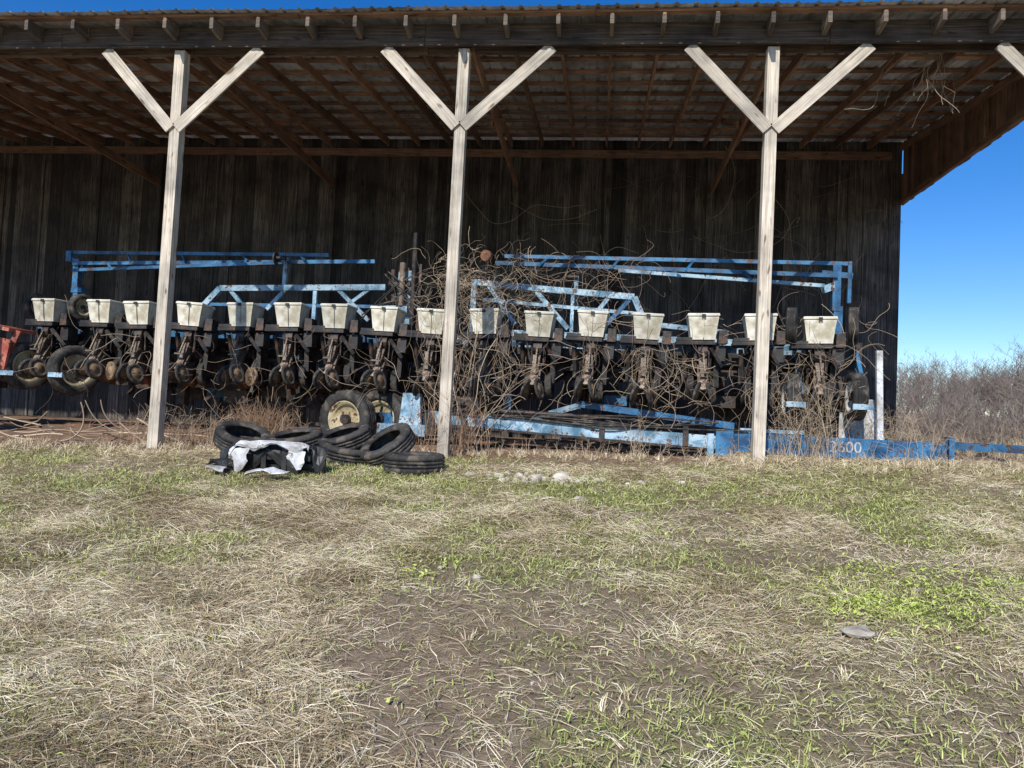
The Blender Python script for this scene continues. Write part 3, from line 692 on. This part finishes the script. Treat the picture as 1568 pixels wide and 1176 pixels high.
for i in range(60):
    p=(R_(-2,4.8),14.9,R_(3.2,6.8));mb.tube(walk(p,(R_(-1,1),0,R_(-1,.5)),ri(15,40),.08,.16,-.01,False),R_(.0025,.005),'vine')
for i in range(16):
    p=(4.0+random.gauss(0,.08),9.75+R_(-.1,.1),6.45);mb.tube(walk(p,(R_(-.3,.3),R_(-.2,.2),-1),ri(14,34),.035,.20,-.18,False),R_(.002,.004),'stalk')
mb.tube(walk((3.6,10.0,6.4),(-.4,0,-.5),30,.05,.12,.0,False),.003,'stalk')
mb.obj('dead_vines')
# ------------------------------------------------------------------ weeds
mb=MB();random.seed(41)
def weed(x,y,h,mat,br=4):
    z=G(x,y)-.02;pts=walk((x,y,z),(R_(-.3,.3),R_(-.3,.3),1),8,h/8,.12);mb.tube(pts,.004,mat,3,.0015)
    for k in range(br):
        q=pts[ri(2,7)];mb.tube(walk(q,(R_(-1,1),R_(-1,1),R_(.1,.9)),4,h*.08,.25),.0022,mat,3,.001)
for i in range(230): weed(R_(-6.3,-3.9),R_(9.5,10.4),R_(.2,.6),random.choice(['stalk','vine','rstalk']))
for i in range(50): weed(R_(-3.9,-2.0),R_(9.3,9.8),R_(.1,.25),random.choice(['stalk','vine']))
for i in range(150): weed(random.gauss(-4.45,.17),random.gauss(9.9,.12),R_(.35,.75),'rstalk',5)
for i in range(50): weed(random.gauss(-1.75,.25),random.gauss(9.55,.2),R_(.4,1.0),'rstalk',4)
for i in range(120): weed(R_(-1.3,2.6),R_(9.7,10.3),R_(.1,.3),'stalk')
for i in range(110): weed(R_(2.1,6.0),R_(9.2,9.8),R_(.10,.28),'stalk')
for i in range(60): weed(random.gauss(2.6,.25),random.gauss(10.0,.2),R_(.5,1.1),'stalk',5)
for i in range(80): weed(random.gauss(3.9,.3),random.gauss(10.5,.3),R_(.4,.8),'stalk',6)
for i in range(420): weed(R_(5.6,12),R_(11.0,16),R_(.4,1.0),random.choice(['stalk','stalk','vine']),5)
for i in range(24): weed(R_(-9.5,-6.3),R_(9.2,9.9),R_(.15,.35),'stalk')
for i in range(14): weed(.55+random.gauss(0,.05),9.9,R_(.3,.6),'stalk',3)
mb.obj('dry_weeds')
# ------------------------------------------------------------------ distant woods
def tree_tpl(seed):
    random.seed(seed);mb=MB()
    def grow(p,d,L,r,lv):
        ns=4 if lv<2 else 2
        pts=walk(p,d,ns,L/ns,.10,.03,False);mb.tube(pts,r,'bark',3,r*.6,r=R_(.2,1))
        if lv>=4:return
        for k in range({0:8,1:5,2:4,3:3}[lv]):
            q=pts[ri(1 if lv else 2,ns)]
            dd=(Vector(d)*.7+Vector((R_(-1,1),R_(-1,1),R_(-.1,.8)))*.9).normalized()
            grow(q,dd,L*R_(.5,.72),max(r*.5,.02),lv+1)
    grow((0,0,-.5),(R_(-.05,.05),R_(-.05,.05),1),R_(4.5,6),.15,0);return np.array(mb.v),np.array([list(q) for q in mb.f]),np.array(mb.r)
tp=[tree_tpl(500+i) for i in range(5)]
rt_=np.random.default_rng(9);Vs=[];Fs=[];Rs=[];off=0
for i in range(270):
    Yt=rt_.uniform(62,165);Xt=Yt*rt_.uniform(.38,.80)+rt_.uniform(-4,4)
    if i<20: Xt=rt_.uniform(-140,20);Yt=rt_.uniform(100,170)
    v,fq,r=tp[i%5];s=rt_.uniform(.6,1.25)*(1.12 if Xt/Yt>.53 else .9);a=rt_.uniform(0,6.28)
    q=np.stack([v[:,0]*math.cos(a)-v[:,1]*math.sin(a),v[:,0]*math.sin(a)+v[:,1]*math.cos(a),v[:,2]],-1)*s
    q+=np.array([Xt,Yt,G(Xt,Yt)]);Vs.append(q);Fs.append(fq+off);off+=len(v);Rs.append(r)
me=bpy.data.meshes.new('distant_trees');npmesh(me,np.concatenate(Vs),np.concatenate(Fs))
t=me.attributes.new('rnd','FLOAT','FACE');t.data.foreach_set('value',np.concatenate(Rs).astype(np.float32))
me.materials.append(M['bark']);link(me,'distant_trees')
